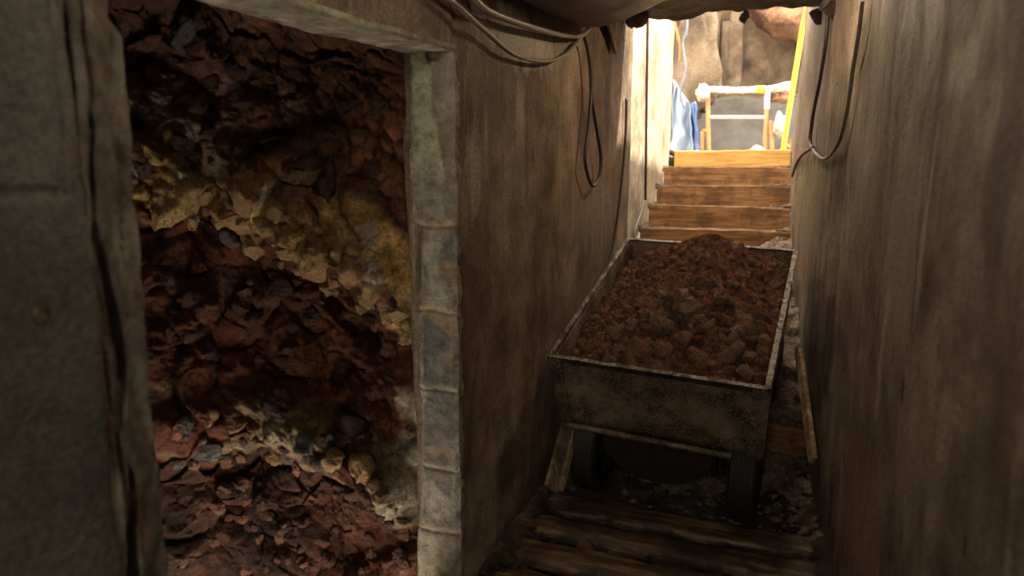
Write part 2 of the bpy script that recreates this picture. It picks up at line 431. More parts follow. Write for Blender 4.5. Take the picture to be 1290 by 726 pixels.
# --- broken edge of the opening (near side)
def near_edge(u, v):
    z = lerp(-1.3, .32, v)
    e = .604 + .006 * noise.noise(Vector((z * 5, 1, 0))) + .004 * fbm((z, 3, 0), 18)
    Y = lerp(.51, e, u)
    n1 = noise.fractal(Vector((Y * 9, z * 4, 2)), 1, 2, 6)
    vv = noise.voronoi(Vector((Y * 24, z * 11, 1)))[0]
    x = XL - .004 + .0050 * n1 + .012 * min(.35, vv[1] - vv[0]) * sm(.15, .4, u) - .012 * sm(.35, .75, u) - .014 * sm(.15, .4, noise.noise(Vector((u * 3.5, z * 7, 17)))) * sm(.1, .3, u) + .004 * noise.noise(Vector((u * 3, z * 12, 7)))
    x -= .009 * math.exp(-((u - .34 - .12 * noise.noise(Vector((z * 3.5, 0, 0)))) / .05) ** 2)
    if u > .93: x -= .05 * (u - .93) / .07
    return V(x, Y, z)
def near_edge_col(u, v, p):
    k = noise.noise(Vector((u * 3, v * 14, 3)))
    a = Vector((.15, .13, .10)); b = Vector((.30, .27, .215)); c = Vector((.17, .09, .05))
    r = a.lerp(b, sm(-.1, .4, k)); r = r.lerp(c, sm(.15, .4, noise.noise(Vector((u * 4, v * 10, 13)))) * .7)
    return r
struct(surf('trim_1', 40, 620, near_edge, M['blockwork'], near_edge_col, solid=.09))

# --- far jamb of the opening: blockwork end face with mortar joints and old green paint
JY = 1.452
joints = [atY(545, y, JY).z for y in (188, 286, 392, 491, 590, 668)]
JTAB = sorted((atY(a, b, JY).z, atY(a, b, JY).x) for a, b in [(519, 40), (519, 160), (517, 230), (522, 275), (532, 292), (528, 395), (530, 500), (531, 640), (526, 670), (524, 760)])
def jamb(u, v):
    z = lerp(-1.3, .296, v)
    xl = interp(JTAB, z) + .003 * fbm((z, 5, 0), 14)
    x = lerp(xl, XL + .003, u)
    y = JY - .004 + .005 * fbm((x, z, 2), 8) + .0015 * fbm((x, z, 2), 30)
    for jz in joints[1:]:
        jz2 = jz + .006 * noise.noise(Vector((x * 20, jz * 10, 0)))
        y += .005 * math.exp(-((z - jz2) / .004) ** 2) - .003 * math.exp(-((z - jz2 - .013) / .010) ** 2)
    y += .006 * (sm(.88, 1, u) + sm(.1, 0, u)) * (1 + 1.4 * noise.noise(Vector((z * 22, 0, 1))))
    # paint skin standing proud at the top
    pk = paint(x, z); y -= .006 * pk
    return V(x, y, z)
def paint(x, z):
    t = (z - (-.02)) / .30
    if z < -.02: return 0
    lim = lerp(-.712, -.765, max(0, min(1, t))) + .012 * noise.noise(Vector((z * 14, 0, 2)))
    return sm(lim + .003, lim - .003, x) * sm(-.02, .04, z + .03 * noise.noise(Vector((x * 30, 0, 3))))
def jamb_col(u, v, p):
    x, z = p.x / S, (p.z - EYE) / S
    c = Vector((.20, .18, .135))
    if z < -.11: c = Vector((.15, .138, .112))
    k = noise.noise(Vector((x * 18, 0, z * 8)))
    c = c.lerp(Vector((.34, .32, .25)), sm(.05, .4, k) * .7)
    # dark faced blocks
    if joints[3] < z < joints[2] - .01 and .12 < u < .8: c = c.lerp(Vector((.085, .088, .088)), .85 * sm(-.5, -.1, k))
    if joints[4] < z < joints[3] - .01 and .18 < u < .9: c = c.lerp(Vector((.13, .125, .11)), .6)
    if z < joints[5]: c = c.lerp(Vector((.26, .21, .15)), .6)
    for jz in joints[1:]:
        c = c.lerp(Vector((.34, .28, .20)), .6 * math.exp(-((z - jz - .012) / .012) ** 2))
    if u < .10 or u > .90: c = c.lerp(Vector((.32, .28, .21)), .45 * sm(-.4, .2, noise.noise(Vector((u, v * 40, 2)))))
    pk = paint(x, z)
    c = c.lerp(Vector((.29, .30, .19)), pk * .95)
    if z < .05: c = c.lerp(Vector((.33, .20, .09)), sm(.2, .45, noise.noise(Vector((x * 9, 1, z * 14)))) * .6)
    return c
struct(surf('trim_2', 46, 520, jamb, M['blockwork'], jamb_col, solid=.05))

# --- the underside of the lintel
def soffit(u, v):
    Y = lerp(.40, 1.462, u); x = lerp(XL + .004, XL - THK - .012 + .006 * fbm((Y, 0, 3), 6), v)
    zb = interp([(.5, .262), (1.1, .268), (1.25, .282), (1.46, .29)], Y)
    return V(x, Y, zb - .004 + .004 * fbm((x, Y, 1), 10) + .004 * v)
struct(surf('trim_3', 160, 20, soffit, M['blockwork'], lambda u, v, p: Vector((.26, .235, .17)).lerp(Vector((.40, .36, .26)), sm(0, .4, noise.noise(Vector((u * 20, v * 2, 1))))), solid=-.02))

# --- left wall beyond the panel, sunlit
def far_left(u, v):
    Y = lerp(3.46, 5.23, u); z = lerp(-.6, 1.30, v)
    x = -.742 + .006 * fbm((Y, z * .4, 6), 3) + .002 * fbm((Y, z * .3, 6), 18) 
    if u > .97: Y += .02 * noise.noise(Vector((z * 5, 3, 3)))
    return V(x, Y, z)
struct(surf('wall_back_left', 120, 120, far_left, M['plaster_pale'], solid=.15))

# --- ceiling slab, rough underside with a ragged far edge
def ceil(u, v):
    x = lerp(-.95, .42, v)
    e = 3.34 + .05 * fbm((x * 1, 0, 2), 3) - .03 * sm(0.05, .2, x)
    Y = lerp(-1.7, e, u ** .7)
    z = CEIL + .0 - .022 * noise.fractal(Vector((x * 2.5, Y * 4, 0)), 1, 2, 6) - .012 * sm(.1, .5, noise.noise(Vector((x * 3, Y * 9, 4))))
    if u > .985: z += -.01 * noise.noise(Vector((x * 18, 0, 0))) 
    return V(x, Y, z)
struct(surf('ceiling', 330, 170, ceil, M['concrete'], solid=.14))
# wall closing the corridor behind the viewer
bm = bmesh.new(); box_bm(bm, V(-.25, -1.72, -.2), (1.9, .15, 3.2), None, .01)
struct(bm_obj('wall_back', bm, M['plaster_near']))

# --- landing floor of mud
def fl(u, v):
    x = lerp(-.78, .30, u); Y = lerp(-1.7, 2.64, v)
    z = LAND - .004 + .07 * sm(2.3, 2.6, Y) + .016 * fbm((x, Y, 0), 5) + .010 * fbm((x, Y, 0), 19)
    z += .07 * sm(-.60, -.72, x) + .06 * sm(.12, .24, x)
    return V(x, Y, z)
struct(surf('floor', 120, 330, fl, M['mud'], solid=.08))

# sleepers lying across the landing
labels_sl = ['wet timber sleeper across the landing nearest the viewer', 'muddy timber sleeper with a pale scraped edge, second from the viewer',
             'dark timber sleeper with a small stone lying beside it', 'dark muddy sleeper just in front of the cart wheels', 'muddy sleeper half buried below the cart']
for k, Y in enumerate([1.44, 1.605, 1.77, 1.935, 2.085]):
    def sl(u, v, Y=Y):
        x = lerp(-.675, .185, u); a = 2 * math.pi * v
        cx, cz = math.cos(a), math.sin(a)
        k1 = abs(cx) ** .55 * (1 if cx > 0 else -1); k2 = abs(cz) ** .55 * (1 if cz > 0 else -1)
        w_ = .056; h_ = .026
        wob = 1 + .22 * fbm((x * 4, k1 * .5, Y * 5), 3)
        z = LAND + .003 + k2 * h_ * wob + .006 * noise.noise(Vector((x * 3, Y, 0)))
        yy = Y + w_ * k1 * wob + .010 * noise.noise(Vector((x * 2.2, Y * 9, 5))) 
        if u in (0, 1): yy = Y + (yy - Y) * .1; z = LAND + (z - LAND) * .1
        return V(x, yy, z)
    o = surf('sleeper', 90, 20, sl, M['sleeper'])
    tag(o, labels_sl[min(k, 4)] if k < 5 else 'muddy sleeper at the foot of the steps behind the front wheels', 'timber sleeper', 'timber sleepers across the landing')

# --- staircase
st = empty('staircase', V(-.3, STEP_Y0, LAND), 'muddy timber-fronted staircase climbing between the walls to daylight', 'staircase')
def child(o):   # keep world placement under an unrotated empty
    o.matrix_parent_inverse = o.parent.matrix_world.inverted(); return o
bpy.context.view_layer.update()
for k in range(-5, 5):
    Y = STEP_Y0 + RUN * k; zt = STEP_Z0 + RISE * k
    x0 = -.730 if k < 4 else -.700; 
    x1 = rightX(Y, zt) + .0 if k < 4 else .100
    rb = bmesh.new()
    tilt = .006 * math.sin(k * 2.3)
    n_ = 60
    # riser board: subdivided so that the top edge is worn
    prev = None
    g = []
    for i in range(n_ + 1):
        x = lerp(x0, x1, i / n_)
        top = zt - tilt * (i / n_ - .5) + .004 * fbm((x, Y, 0), 12) - (.010 * sm(.75, 1, i / n_) if k < 4 else 0)
        dy = .004 * fbm((x, Y, 7), 3)
        ring = [(Y + dy, zt - RISE - .03), (Y + dy, top - .006), (Y + dy + .005, top), (Y + dy + .030, top), (Y + dy + .032, zt - RISE - .03)]
        g.append([rb.verts.new(V(x, a, b)) for a, b in ring])
    for i in range(n_):
        for j in range(5): rb.faces.new((g[i][j], g[i][(j + 1) % 5], g[i + 1][(j + 1) % 5], g[i + 1][j]))
    rb.faces.new(g[0]); rb.faces.new(g[-1])
    r = bm_obj('riser', rb, M['riser_new' if k == 4 else 'riser'], st); child(r)
    if k == 4: r['label'] = 'fresh yellow top board'
    # tread of packed mud
    def tr(u, v, Y=Y, zt=zt, k=k):
        x = lerp(-.76, rightX(Y, 0) + .03, u); yy = lerp(Y + .02, Y + RUN + .03 if k < 4 else Y + .35, v)
        z = zt - .012 + .006 * fbm((x, yy, 3), 9) + .004 * fbm((x, yy, 3), 30) + .03 * sm(-.68, -.76, x) + .018 * sm(rightX(Y, 0) - .08, rightX(Y, 0), x) * (1 + noise.noise(Vector((x * 20, yy * 20, 1))))
        return V(x, yy, z)
    t = surf('tread', 90, 30, tr, M['dry_mud' if k > -3 else 'pale_mud'], None, st, solid=.05); child(t)

# ------------------------------------------------------------------ earth behind the opening
plan = [(-.775, 1.475), (-.83, 1.50), (-.98, 1.53), (-1.20, 1.47), (-1.38, 1.30), (-1.50, 1.05), (-1.52, .75), (-1.40, .45), (-1.15, .28), (-.86, .30)]
PL = catmull([Vector((a, b, 0)) for a, b in plan], 40)
L = [0]
for a, b in zip(PL, PL[1:]): L.append(L[-1] + (b - a).length)
def plan_at(s):
    d = s * L[-1]
    lo = 0
    hi = len(L) - 1
    while hi - lo > 1:
        m_ = (lo + hi) // 2
        if L[m_] <= d: lo = m_
        else: hi = m_
    t = (d - L[lo]) / max(1e-6, L[hi] - L[lo]); p = PL[lo].lerp(PL[hi], t)
    tg = (PL[hi] - PL[lo]).normalized()
    return p, Vector((tg.y, -tg.x, 0)), d      # normal towards the opening
# height of the strata along the face; d = distance from the far jamb
def band1(d): return interp([(0, -.33), (.15, -.20), (.30, -.10), (.45, -.045), (.60, .01), (.75, .03), (1, .05)], d)
def bw1(d): return interp([(0, .15), (.3, .13), (.45, .115), (.75, .10), (1, .09)], d)
def band2(d): return interp([(0, -.84), (.15, -.79), (.35, -.71), (.55, -.65), (.8, -.60)], d)
def us(u): return u / .85 * .56 if u < .85 else lerp(.56, 1, (u - .85) / .15)
def facet(q, sc, seed):
    dd, pts_ = noise.voronoi(q * sc + Vector((seed, 0, 0))); c = pts_[0]
    h = noise.cell(c * 13.7); t = Vector((noise.cell(c * 7.1 + Vector((3, 0, 0))), noise.cell(c * 5.3 + Vector((0, 9, 0))), noise.cell(c * 9.9)))
    return h * .5 + (q * sc + Vector((seed, 0, 0)) - c).dot(t) * .9, dd
def earth(u, v):
    s = us(u); z = lerp(-1.5, -1.12, v / .07) if v < .07 else lerp(-1.12, .62, (v - .07) / .93)
    p, n, d = plan_at(s)
    if n.dot(Vector((-.75, 1.0, 0)) - p) < 0: n = -n
    w3 = Vector((p.x, p.y, z))
    b1, b2 = band1(d), band2(d)
    prof = .07 * math.exp(-((z - b1 + .01) / (bw1(d) * 1.0)) ** 2) + .09 * math.exp(-((z - b2) / .09) ** 2)
    prof += .02 * math.exp(-((z - (b1 + b2) / 2 + .0) / .08) ** 2)
    prof += .10 * sm(-.90, -1.3, z) + .22 * sm(.22, .60, z)
    amp = sm(0, .10, d)
    q = Vector((w3.x, w3.y, w3.z * 1.12 + w3.x * .3))
    big = noise.fractal(q * 3.2, 1, 2.1, 3) * .050
    qq = q + Vector((noise.noise(q * 7), noise.noise(q * 7 + Vector((5, 0, 0))), noise.noise(q * 7 + Vector((0, 5, 0))))) * .03
    f1, d1 = facet(qq, 6.0, 0); f2, d2 = facet(qq, 13.0, 4); f3, d3 = facet(qq, 34.0, 9)
    rough_k = sm(-.35, .25, noise.noise(q * 2.3 + Vector((7, 7, 7)))) * .8 + .35
    chunk = f1 * .034 + min(.3, d1[1] - d1[0]) * .07
    chunk2 = (f2 * .018 + min(.3, d2[1] - d2[0]) * .030) * rough_k + f3 * .0035 * rough_k
    rid = noise.ridged_multi_fractal(q * 7.0, .9, 2.2, 6, 1.0, 2.0) * .016
    disp = prof * (.25 + .75 * amp) + (big + chunk) * (.2 + .8 * amp) + chunk2 + rid - .05 * (1 - amp)
    r = p + n * disp
    # keep it behind the wall's inner face
    zz = z + .02 * noise.noise(q * 6)
    x = min(r.x, XL - THK - .004) if r.y < JY + .02 else min(r.x, -.77)
    return V(x, r.y, zz)
def mixc(a, b, t): return Vector(a).lerp(Vector(b), max(0, min(1, t)))
def earth_col(u, v, P):
    s = us(u); p, n, d = plan_at(s); z = (P.z - EYE) / S
    q = Vector((P.x, P.y, P.z))
    z += .045 * noise.fractal(q * 2.6, 1, 2, 4) + .015 * noise.noise(q * 14)
    b1, w1, b2 = band1(d), bw1(d), band2(d)
    h = noise.noise(q * 5 + Vector((9, 0, 0))); h2 = noise.noise(q * 11)
    c = mixc((.085, .024, .010), (.19, .058, .022), .5 + h)                 # deep red brown
    # top: maroon to purple brown
    top = mixc((.09, .034, .022), (.20, .085, .05), .5 + h)
    c = mixc(c, top, sm(b1, b1 + .12, z))
    pink = mixc((.17, .08, .06), (.34, .20, .16), .5 + h2)
    pk = sm(b1 + w1 * .5, b1 + w1 * 1.0, z) * sm(b1 + w1 + .21, b1 + w1 + .10, z) * sm(.18, .45, d)
    c = mixc(c, pink, pk * .9)
    c = mixc(c, (.30, .27, .235), pk * sm(.12, .3, noise.noise(q * 6 + Vector((0, 4, 0)))) * sm(b1 + w1 + .12, b1 + w1, z))
    orange = mixc((.16, .06, .024), (.32, .13, .05), .5 + h)
    c = mixc(c, orange, sm(b1 + w1, b1 + w1 + .08, z) * sm(.40, .16, d) * .9)
    och = mixc((.38, .21, .055), (.76, .49, .19), .5 + h2 * 1.2)
    k1 = sm(w1, w1 * .72, abs(z - b1))
    c = mixc(c, och, k1)
    c = mixc(c, (.42, .36, .28), k1 * sm(.2, .4, noise.noise(q * 8 + Vector((0, 0, 5)))) * .8)
    c = mixc(c, (.20, .08, .05), k1 * sm(.25, .45, noise.noise(q * 7 + Vector((5, 0, 5)))) * .5)
    k2 = sm(.11, .06, abs(z - b2)) * sm(-.35, -.05, noise.noise(q * 4))
    c = mixc(c, mixc((.22, .14, .07), (.46, .36, .22), .5 + h2 * 1.3), k2)
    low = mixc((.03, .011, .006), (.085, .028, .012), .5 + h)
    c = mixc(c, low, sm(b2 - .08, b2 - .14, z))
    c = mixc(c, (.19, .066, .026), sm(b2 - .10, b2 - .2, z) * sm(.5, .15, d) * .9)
    # lime smear beside the jamb
    sm1 = sm(.10, .06, d + .04 * noise.noise(q * 9)) * sm(-.50, -.56, z) * sm(-.90, -.84, z)
    c = mixc(c, (.52, .46, .32), sm1)
    return c
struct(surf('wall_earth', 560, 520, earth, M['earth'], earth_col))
# soil roof that closes the hollow over the lintel
def eroof(u, v):
    x = lerp(-1.75, -.80, u); Y = lerp(.1, 1.75, v)
    return V(x, Y, .50 + .05 * fbm((x, Y, 0), 4))
struct(surf('ceiling_earth', 60, 80, eroof, M['soil'], solid=-.1))

# stones set into the face
from mathutils.bvhtree import BVHTree
dg = bpy.context.evaluated_depsgraph_get()
def bvh_of(o):
    me = o.data; return BVHTree.FromPolygons([v.co for v in me.vertices], [p.vertices[:] for p in me.polygons])
EB = bvh_of(bpy.data.objects['wall_earth'])
EYEV = Vector((0, 0, EYE))
def hit(bv, px, py):
    d = ray(px, py).normalized(); r = bv.ray_cast(EYEV, d); return r[0]
def stone(px, py, rpx, kind, label, cat, group, seed=None, sq=None, sink=.35, bv=None, name='stone'):
    h = hit(bv or EB, px, py)
    if h is None: return None
    dist = (h - EYEV).dot(FW); r = rpx / F_PX * dist
    loc = h + (h - EYEV).normalized() * r * sink
    return rock(name, kind, loc, r, label, cat, group, seed, sq)
named = [
 (222, 246, 34, 'ochre', 'large rough ochre boulder at the left end of the yellow seam', 1, (1.1, .8, .95)),
 (352, 268, 15, 'ochre', 'yellow wedge of rock under the overhang of the yellow seam', 2, (.6, .8, 1.2)),
 (366, 318, 14, 'ochre', 'rounded ochre knob hanging below the middle of the yellow seam', 3, None),
 (292, 300, 15, 'grey_stone', 'small grey lump below the left part of the yellow seam', 4, None),
 (322, 308, 17, 'ochre', 'split ochre lump beside the small grey lump', 5, None),
 (305, 186, 17, 'grey_stone', 'bluish grey stone in the purple layer above the seam', 6, (1.3, .7, .7)),
 (236, 192, 14, 'grey_stone', 'grey stone at the left of the purple layer', 0, (1.3, .8, .7)),
 (275, 350, 22, 'red_stone', 'jagged red rock hanging under the grey lump', 3, (1.2, .8, .8)),
 (345, 512, 24, 'red_stone', 'upright red rock standing on the lower pale seam', 2, (.9, .7, 1.1)),
 (448, 540, 20, 'red_stone', 'dark red slab tilted above the lower seam near the jamb', 1, (1.2, .7, .9)),
 (458, 592, 20, 'ochre', 'pale broken block at the right end of the lower seam', 4, (1, .8, .9)),
 (385, 557, 14, 'grey_stone', 'pale grey stone in the middle of the lower seam', 5, None),
 (420, 578, 12, 'ochre', 'small yellow stone beside the pale broken block', 6, None),
 (461, 555, 10, 'red_stone', 'small red stone above the pale broken block', 0, None),
 (250, 568, 18, 'grey_stone', 'dull grey stone low in the left of the lower seam', 2, (1.3, .8, .7)),
 (410, 235, 20, 'red_stone', 'smooth dark red rock above the right half of the yellow seam', 5, (1.5, .8, .6)),
 (468, 222, 18, 'red_stone', 'long red rock near the jamb above the yellow seam', 6, (1.7, .7, .6)),
 (230, 45, 26, 'grey_stone', 'flat pale curved stone high in the dark top of the hollow', 3, (1.6, .5, .4)),
]
for x, y, r, k, lab, sd, sq in named:
    stone(x, y, r, k, lab, 'rock', None, sd, sq, .25)
rg = random.Random(3)
def many(n, fx, kinds, rr, label, group, cat='rock', bv=None, sink=.3, name='stone'):
    P2 = [fx() for _ in range(n)]; ys = sorted(p[1] for p in P2)
    for i in range(n):
        x, y = P2[i]; up_ = ', high up' if y < ys[n // 3] else (', halfway down' if y < ys[2 * n // 3] else ', low down'); r_ = rg.uniform(*rr); k_ = rg.choice(kinds)
        side = ['at the far left', 'left of middle', 'right of middle', 'beside the jamb'][min(3, int((x - 165) / 90))]
        size = 'tiny' if r_ < lerp(rr[0], rr[1], .4) else ('small' if r_ < lerp(rr[0], rr[1], .75) else 'larger')
        tone = {'ochre': 'yellow ochre', 'clod': 'brown', 'red_stone': 'dark red', 'grey_stone': 'greyish', 'soil': 'crumbly brown'}[k_]
        stone(x, y, r_, k_, size + ' ' + tone + ' ' + label + ', ' + side + up_, cat, group, sink=sink, bv=bv, name=name)
def seam1():
    x = rg.uniform(180, 522); y = interp([(180, 245), (300, 265), (400, 315), (480, 375), (520, 420)], x) + rg.uniform(-34, 42); return x, y
many(90, seam1, ['ochre', 'ochre', 'ochre', 'clod'], (4, 11), 'lump in the upper yellow seam', 'ochre lumps in the upper seam')
def seam2():
    x = rg.uniform(215, 490); return x, interp([(215, 560), (340, 555), (490, 600)], x) + rg.uniform(-38, 30)
many(50, seam2, ['ochre', 'grey_stone', 'red_stone', 'clod'], (4, 11), 'lump in the lower pale seam', 'lumps in the lower seam')
def redz(): return rg.uniform(210, 500), rg.uniform(350, 500)
many(50, redz, ['red_stone'], (5, 14), 'lump between the two seams', 'red lumps between the seams')
def topz(): return rg.uniform(170, 510), rg.uniform(60, 215)
many(60, topz, ['red_stone', 'red_stone', 'soil'], (5, 15), 'lump above the yellow seam', 'maroon lumps above the seam')
def lowz(): return rg.uniform(225, 515), rg.uniform(610, 720)
many(60, lowz, ['red_stone', 'soil', 'soil'], (3, 11), 'clod at the foot of the hollow', 'clods at the foot of the hollow')

def seam_big():
    x = rg.uniform(185, 522); y = interp([(180, 245), (300, 265), (400, 315), (480, 375), (520, 420)], x) + rg.uniform(-22, 28); return x, y
many(34, seam_big, ['ochre'], (11, 20), 'block in the upper yellow seam', 'ochre blocks in the upper seam', sink=.5)
# ------------------------------------------------------------------ the cart
fl_, fr_, br_, bl_ = Vector((-.69, 2.082, -.582)), Vector((-.004, 2.022, -.604)), Vector((.119, 2.889, -.285)), Vector((-.551, 2.938, -.267))
C0 = (fl_ + fr_ + br_ + bl_) / 4
ex = ((fr_ - fl_) + (br_ - bl_)).normalized(); ey = ((bl_ - fl_) + (br_ - fr_)).normalized()
ez = ex.cross(ey).normalized(); ey = ez.cross(ex)
CW, CL, CH = .683, .93, .280
CM = Matrix.Translation(V(C0)) @ Matrix((ex * S, ey * S, ez * S)).transposed().to_4x4()   # cart space (plan units) -> metres
base_pt = C0 - ez * .55
cart = empty('mine_cart', None, 'rusty steel box cart heaped with red soil standing on the stairs', 'cart',
             mw=Matrix.Translation(V(base_pt)) @ Matrix((ex, ey, ez)).transposed().to_4x4())
off = Matrix.Translation(Vector((0, 0, .55 * S))) @ Matrix.Scale(S, 4)
def cpart(name, bm, m, smooth=False, parent=None, label=None):
    bmesh.ops.transform(bm, matrix=off, verts=bm.verts)
    o = bm_obj(name, bm, m, parent or cart, smooth)
    if label: o['label'] = label
    return o
def C2W(x, y, z): return CM @ Vector((x, y, z))
hw, hl = CW / 2, CL / 2
IB = .010      # inset at the bottom
def sheet(bm, pts, nrm, t=.006, nu=24, nv=10, dent=.003):
    """a quad a,b,c,d as a dented sheet with thickness"""
    a, b, c, d = [Vector(p) for p in pts]; nrm = Vector(nrm).normalized()
    def P(u, v, o):
        p = a.lerp(b, u).lerp(d.lerp(c, u), v)
        e = min(u, 1 - u, v, 1 - v) * 6
        return p + nrm * (o + dent * min(1, e) * noise.noise(p * 7))
    g = [[(bm.verts.new(P(i / nu, j / nv, 0)), bm.verts.new(P(i / nu, j / nv, -t))) for j in range(nv + 1)] for i in range(nu + 1)]
    for i in range(nu):
        for j in range(nv):
            for s_ in (0, 1): bm.faces.new((g[i][j][s_], g[i + 1][j][s_], g[i + 1][j + 1][s_], g[i][j + 1][s_]))
    for i in range(nu):
        for j in (0, nv): bm.faces.new((g[i][j][0], g[i + 1][j][0], g[i + 1][j][1], g[i][j][1]))
    for j in range(nv):
        for i in (0, nu): bm.faces.new((g[i][j][0], g[i][j + 1][0], g[i][j + 1][1], g[i][j][1]))
T = [(-hw, -hl, 0), (hw, -hl, 0), (hw, hl, 0), (-hw, hl, 0)]
B = [(-hw + IB, -hl + .018, -CH), (hw - IB, -hl + .018, -CH), (hw - IB, hl - IB, -CH), (-hw + IB, hl - IB, -CH)]
bm = bmesh.new()
for i, nr in enumerate([(0, -1, 0), (1, 0, 0), (0, 1, 0), (-1, 0, 0)]):
    j = (i + 1) % 4; sheet(bm, [T[i], T[j], B[j], B[i]], nr)
sheet(bm, [B[0], B[1], B[2], B[3]], (0, 0, -1))
cpart('box_body', bm, M['metal'], True)
# rim of angle steel
def strip(bm, a, b, wid, hgt, inward, z0=0):
    a, b, inward = Vector(a), Vector(b), Vector(inward)
    n = 40; g = []
    for i in range(n + 1):
        p = a.lerp(b, i / n); wv = .0018 * noise.noise(p * 11)
        q = [p - inward * .007 + Vector((0, 0, z0 + wv)), p + inward * (wid - .007) + Vector((0, 0, z0 + wv)), p + inward * (wid - .007) + Vector((0, 0, z0 - .006)),
             p + inward * .0 + Vector((0, 0, z0 - .006)), p + inward * .0 + Vector((0, 0, z0 - hgt)), p - inward * .007 + Vector((0, 0, z0 - hgt))]
        g.append([bm.verts.new(v) for v in q])
    for i in range(n):
        for k in range(6): bm.faces.new((g[i][k], g[i][(k + 1) % 6], g[i + 1][(k + 1) % 6], g[i + 1][k]))
    bm.faces.new(g[0]); bm.faces.new(g[-1])
for i, inw in enumerate([(0, 1, 0), (-1, 0, 0), (0, -1, 0), (1, 0, 0)]):
    bm = bmesh.new(); j = (i + 1) % 4; strip(bm, T[i], T[j], .017, .018, inw, .006 + .0005 * (i % 2))
    cpart('rim_angle', bm, M['rim'])
# corner angle irons on the outside
for i in (0, 1):
    bm = bmesh.new(); s_ = -1 if i == 0 else 1
    a, b = Vector(T[i]), Vector(B[i])
    for (d1, d2) in (((-s_) * Vector((.040, 0, 0)), Vector((0, -.004, 0))), (Vector((0, .04, 0)), s_ * Vector((.004, 0, 0)))):
        vs = [bm.verts.new(p) for p in (a + d2 * 2, b + d2 * 2, b + d1 + d2 * 2, a + d1 + d2 * 2, a, b, b + d1, a + d1)]
        for f in ((0, 1, 2, 3), (4, 5, 6, 7), (0, 1, 5, 4), (1, 2, 6, 5), (2, 3, 7, 6), (3, 0, 4, 7)): bm.faces.new([vs[k] for k in f])
    cpart('corner_angle', bm, M['metal'])
# bottom lip and chassis rails
bm = bmesh.new(); tube_bm(bm, [Vector((lerp(-hw + .02, hw - .02, t / 30), -hl + .008, -CH - .006 + .0015 * noise.noise(Vector((t, 0, 0))))) for t in range(31)], .011, 8)
cpart('bottom_lip', bm, M['metal'], True)
bm = bmesh.new()
for s_ in (-1, 1): box_bm(bm, (s_ * .17, 0, -CH - .032), (.03, CL * .88, .045), None, .004)
for yy in (-.40, -.1, .30): box_bm(bm, (0, yy, -CH - .034), (.40, .03, .04), None, .004)
cpart('chassis', bm, M['dark_steel'])
# curved belly plate between the front wheels
bm = bmesh.new(); n = 28; g = []
for k in range(n + 1):
    a = math.pi * (k / n); x = .0 - .185 * math.cos(a); z = -CH - .02 - .180 * math.sin(a) ** .8
    g.append([bm.verts.new((x, -.448, z)), bm.verts.new((x, -.418, z)), bm.verts.new((x, -.448, -CH - .012)), bm.verts.new((x, -.418, -CH - .012))])
for k in range(n):
    a, b = g[k], g[k + 1]
    bm.faces.new((a[0], b[0], b[2], a[2])); bm.faces.new((a[1], b[1], b[3], a[3])); bm.faces.new((a[0], a[1], b[1], b[0])); bm.faces.new((a[2], a[3], b[3], b[2]))
bm.faces.new((g[0][0], g[0][1], g[0][3], g[0][2])); bm.faces.new((g[-1][0], g[-1][1], g[-1][3], g[-1][2]))
cpart('belly_plate', bm, M["belly"])
# hook and pin hanging near the right front wheel
bm = bmesh.new(); tube_bm(bm, catmull([Vector((.215, -.44, -CH - .0)), Vector((.21, -.44, -CH - .07)), Vector((.214, -.44, -CH - .115)), Vector((.20, -.44, -CH - .125))], 5), .007, 8)
cpart('tow_hook', bm, M['dark_steel'], True)
# wheels
WR, WW = .160, .088
CI = CM.inverted()
def wheel(cx, cy, cz, nm='wheel'):
    c = Vector((cx, cy, cz))
    bm = bmesh.new(); prof = []
    hwid = WW / 2
    pr = [(-hwid * .75, .52), (-hwid * .95, .62), (-hwid, .80), (-hwid * .92, .93), (-hwid * .74, .99)]
    gro = [-.5, -.17, .17, .5]
    for gx in gro: pr += [(hwid * (gx - .10), 1.0), (hwid * (gx - .06), .955), (hwid * (gx + .06), .955), (hwid * (gx + .10), 1.0)]
    pr += [(-a, b) for a, b in pr[4::-1]]
    seg = 56; rings = []
    for k in range(seg):
        a = 2 * math.pi * k / seg
        lug = 1 + (.012 if k % 2 else 0)
        rings.append([bm.verts.new(c + Vector((x, math.cos(a) * WR * r * (lug if r > .95 else 1), math.sin(a) * WR * r * (lug if r > .95 else 1)))) for x, r in pr])
    for k in range(seg):
        A, Bq = rings[k], rings[(k + 1) % seg]
        for j in range(len(pr)): bm.faces.new((A[j], A[(j + 1) % len(pr)], Bq[(j + 1) % len(pr)], Bq[j]))
    t = cpart('wheel', bm, M['rubber'], True)
    bm = bmesh.new()
    for s_ in (-1, 1):
        pts = [(s_ * hwid * .7, .54), (s_ * hwid * .5, .50), (s_ * hwid * .4, .30), (s_ * hwid * .85, .22), (s_ * hwid * .95, .16), (s_ * hwid * .95, .01)]
        rr = [[bm.verts.new(c + Vector((x, math.cos(2 * math.pi * k / 32) * WR * r, math.sin(2 * math.pi * k / 32) * WR * r))) for x, r in pts] for k in range(32)]
        for k in range(32):
            for j in range(len(pts) - 1): bm.faces.new((rr[k][j], rr[k][j + 1], rr[(k + 1) % 32][j + 1], rr[(k + 1) % 32][j]))
    cpart('hub', bm, M['dark_steel'], True, t)
    return t
def to_cart(Y, x, ground):    # a wheel centre standing on the ground at plan depth Y
    for _ in range(1): pass
    return None
fz = -.415
FWY, RWY = -.385, .25
for sx, sy, sz in ((-.24, FWY, -.424), (.285, FWY, -.408), (-.24, RWY, fz), (.285, RWY, fz)): wheel(sx, sy, sz)
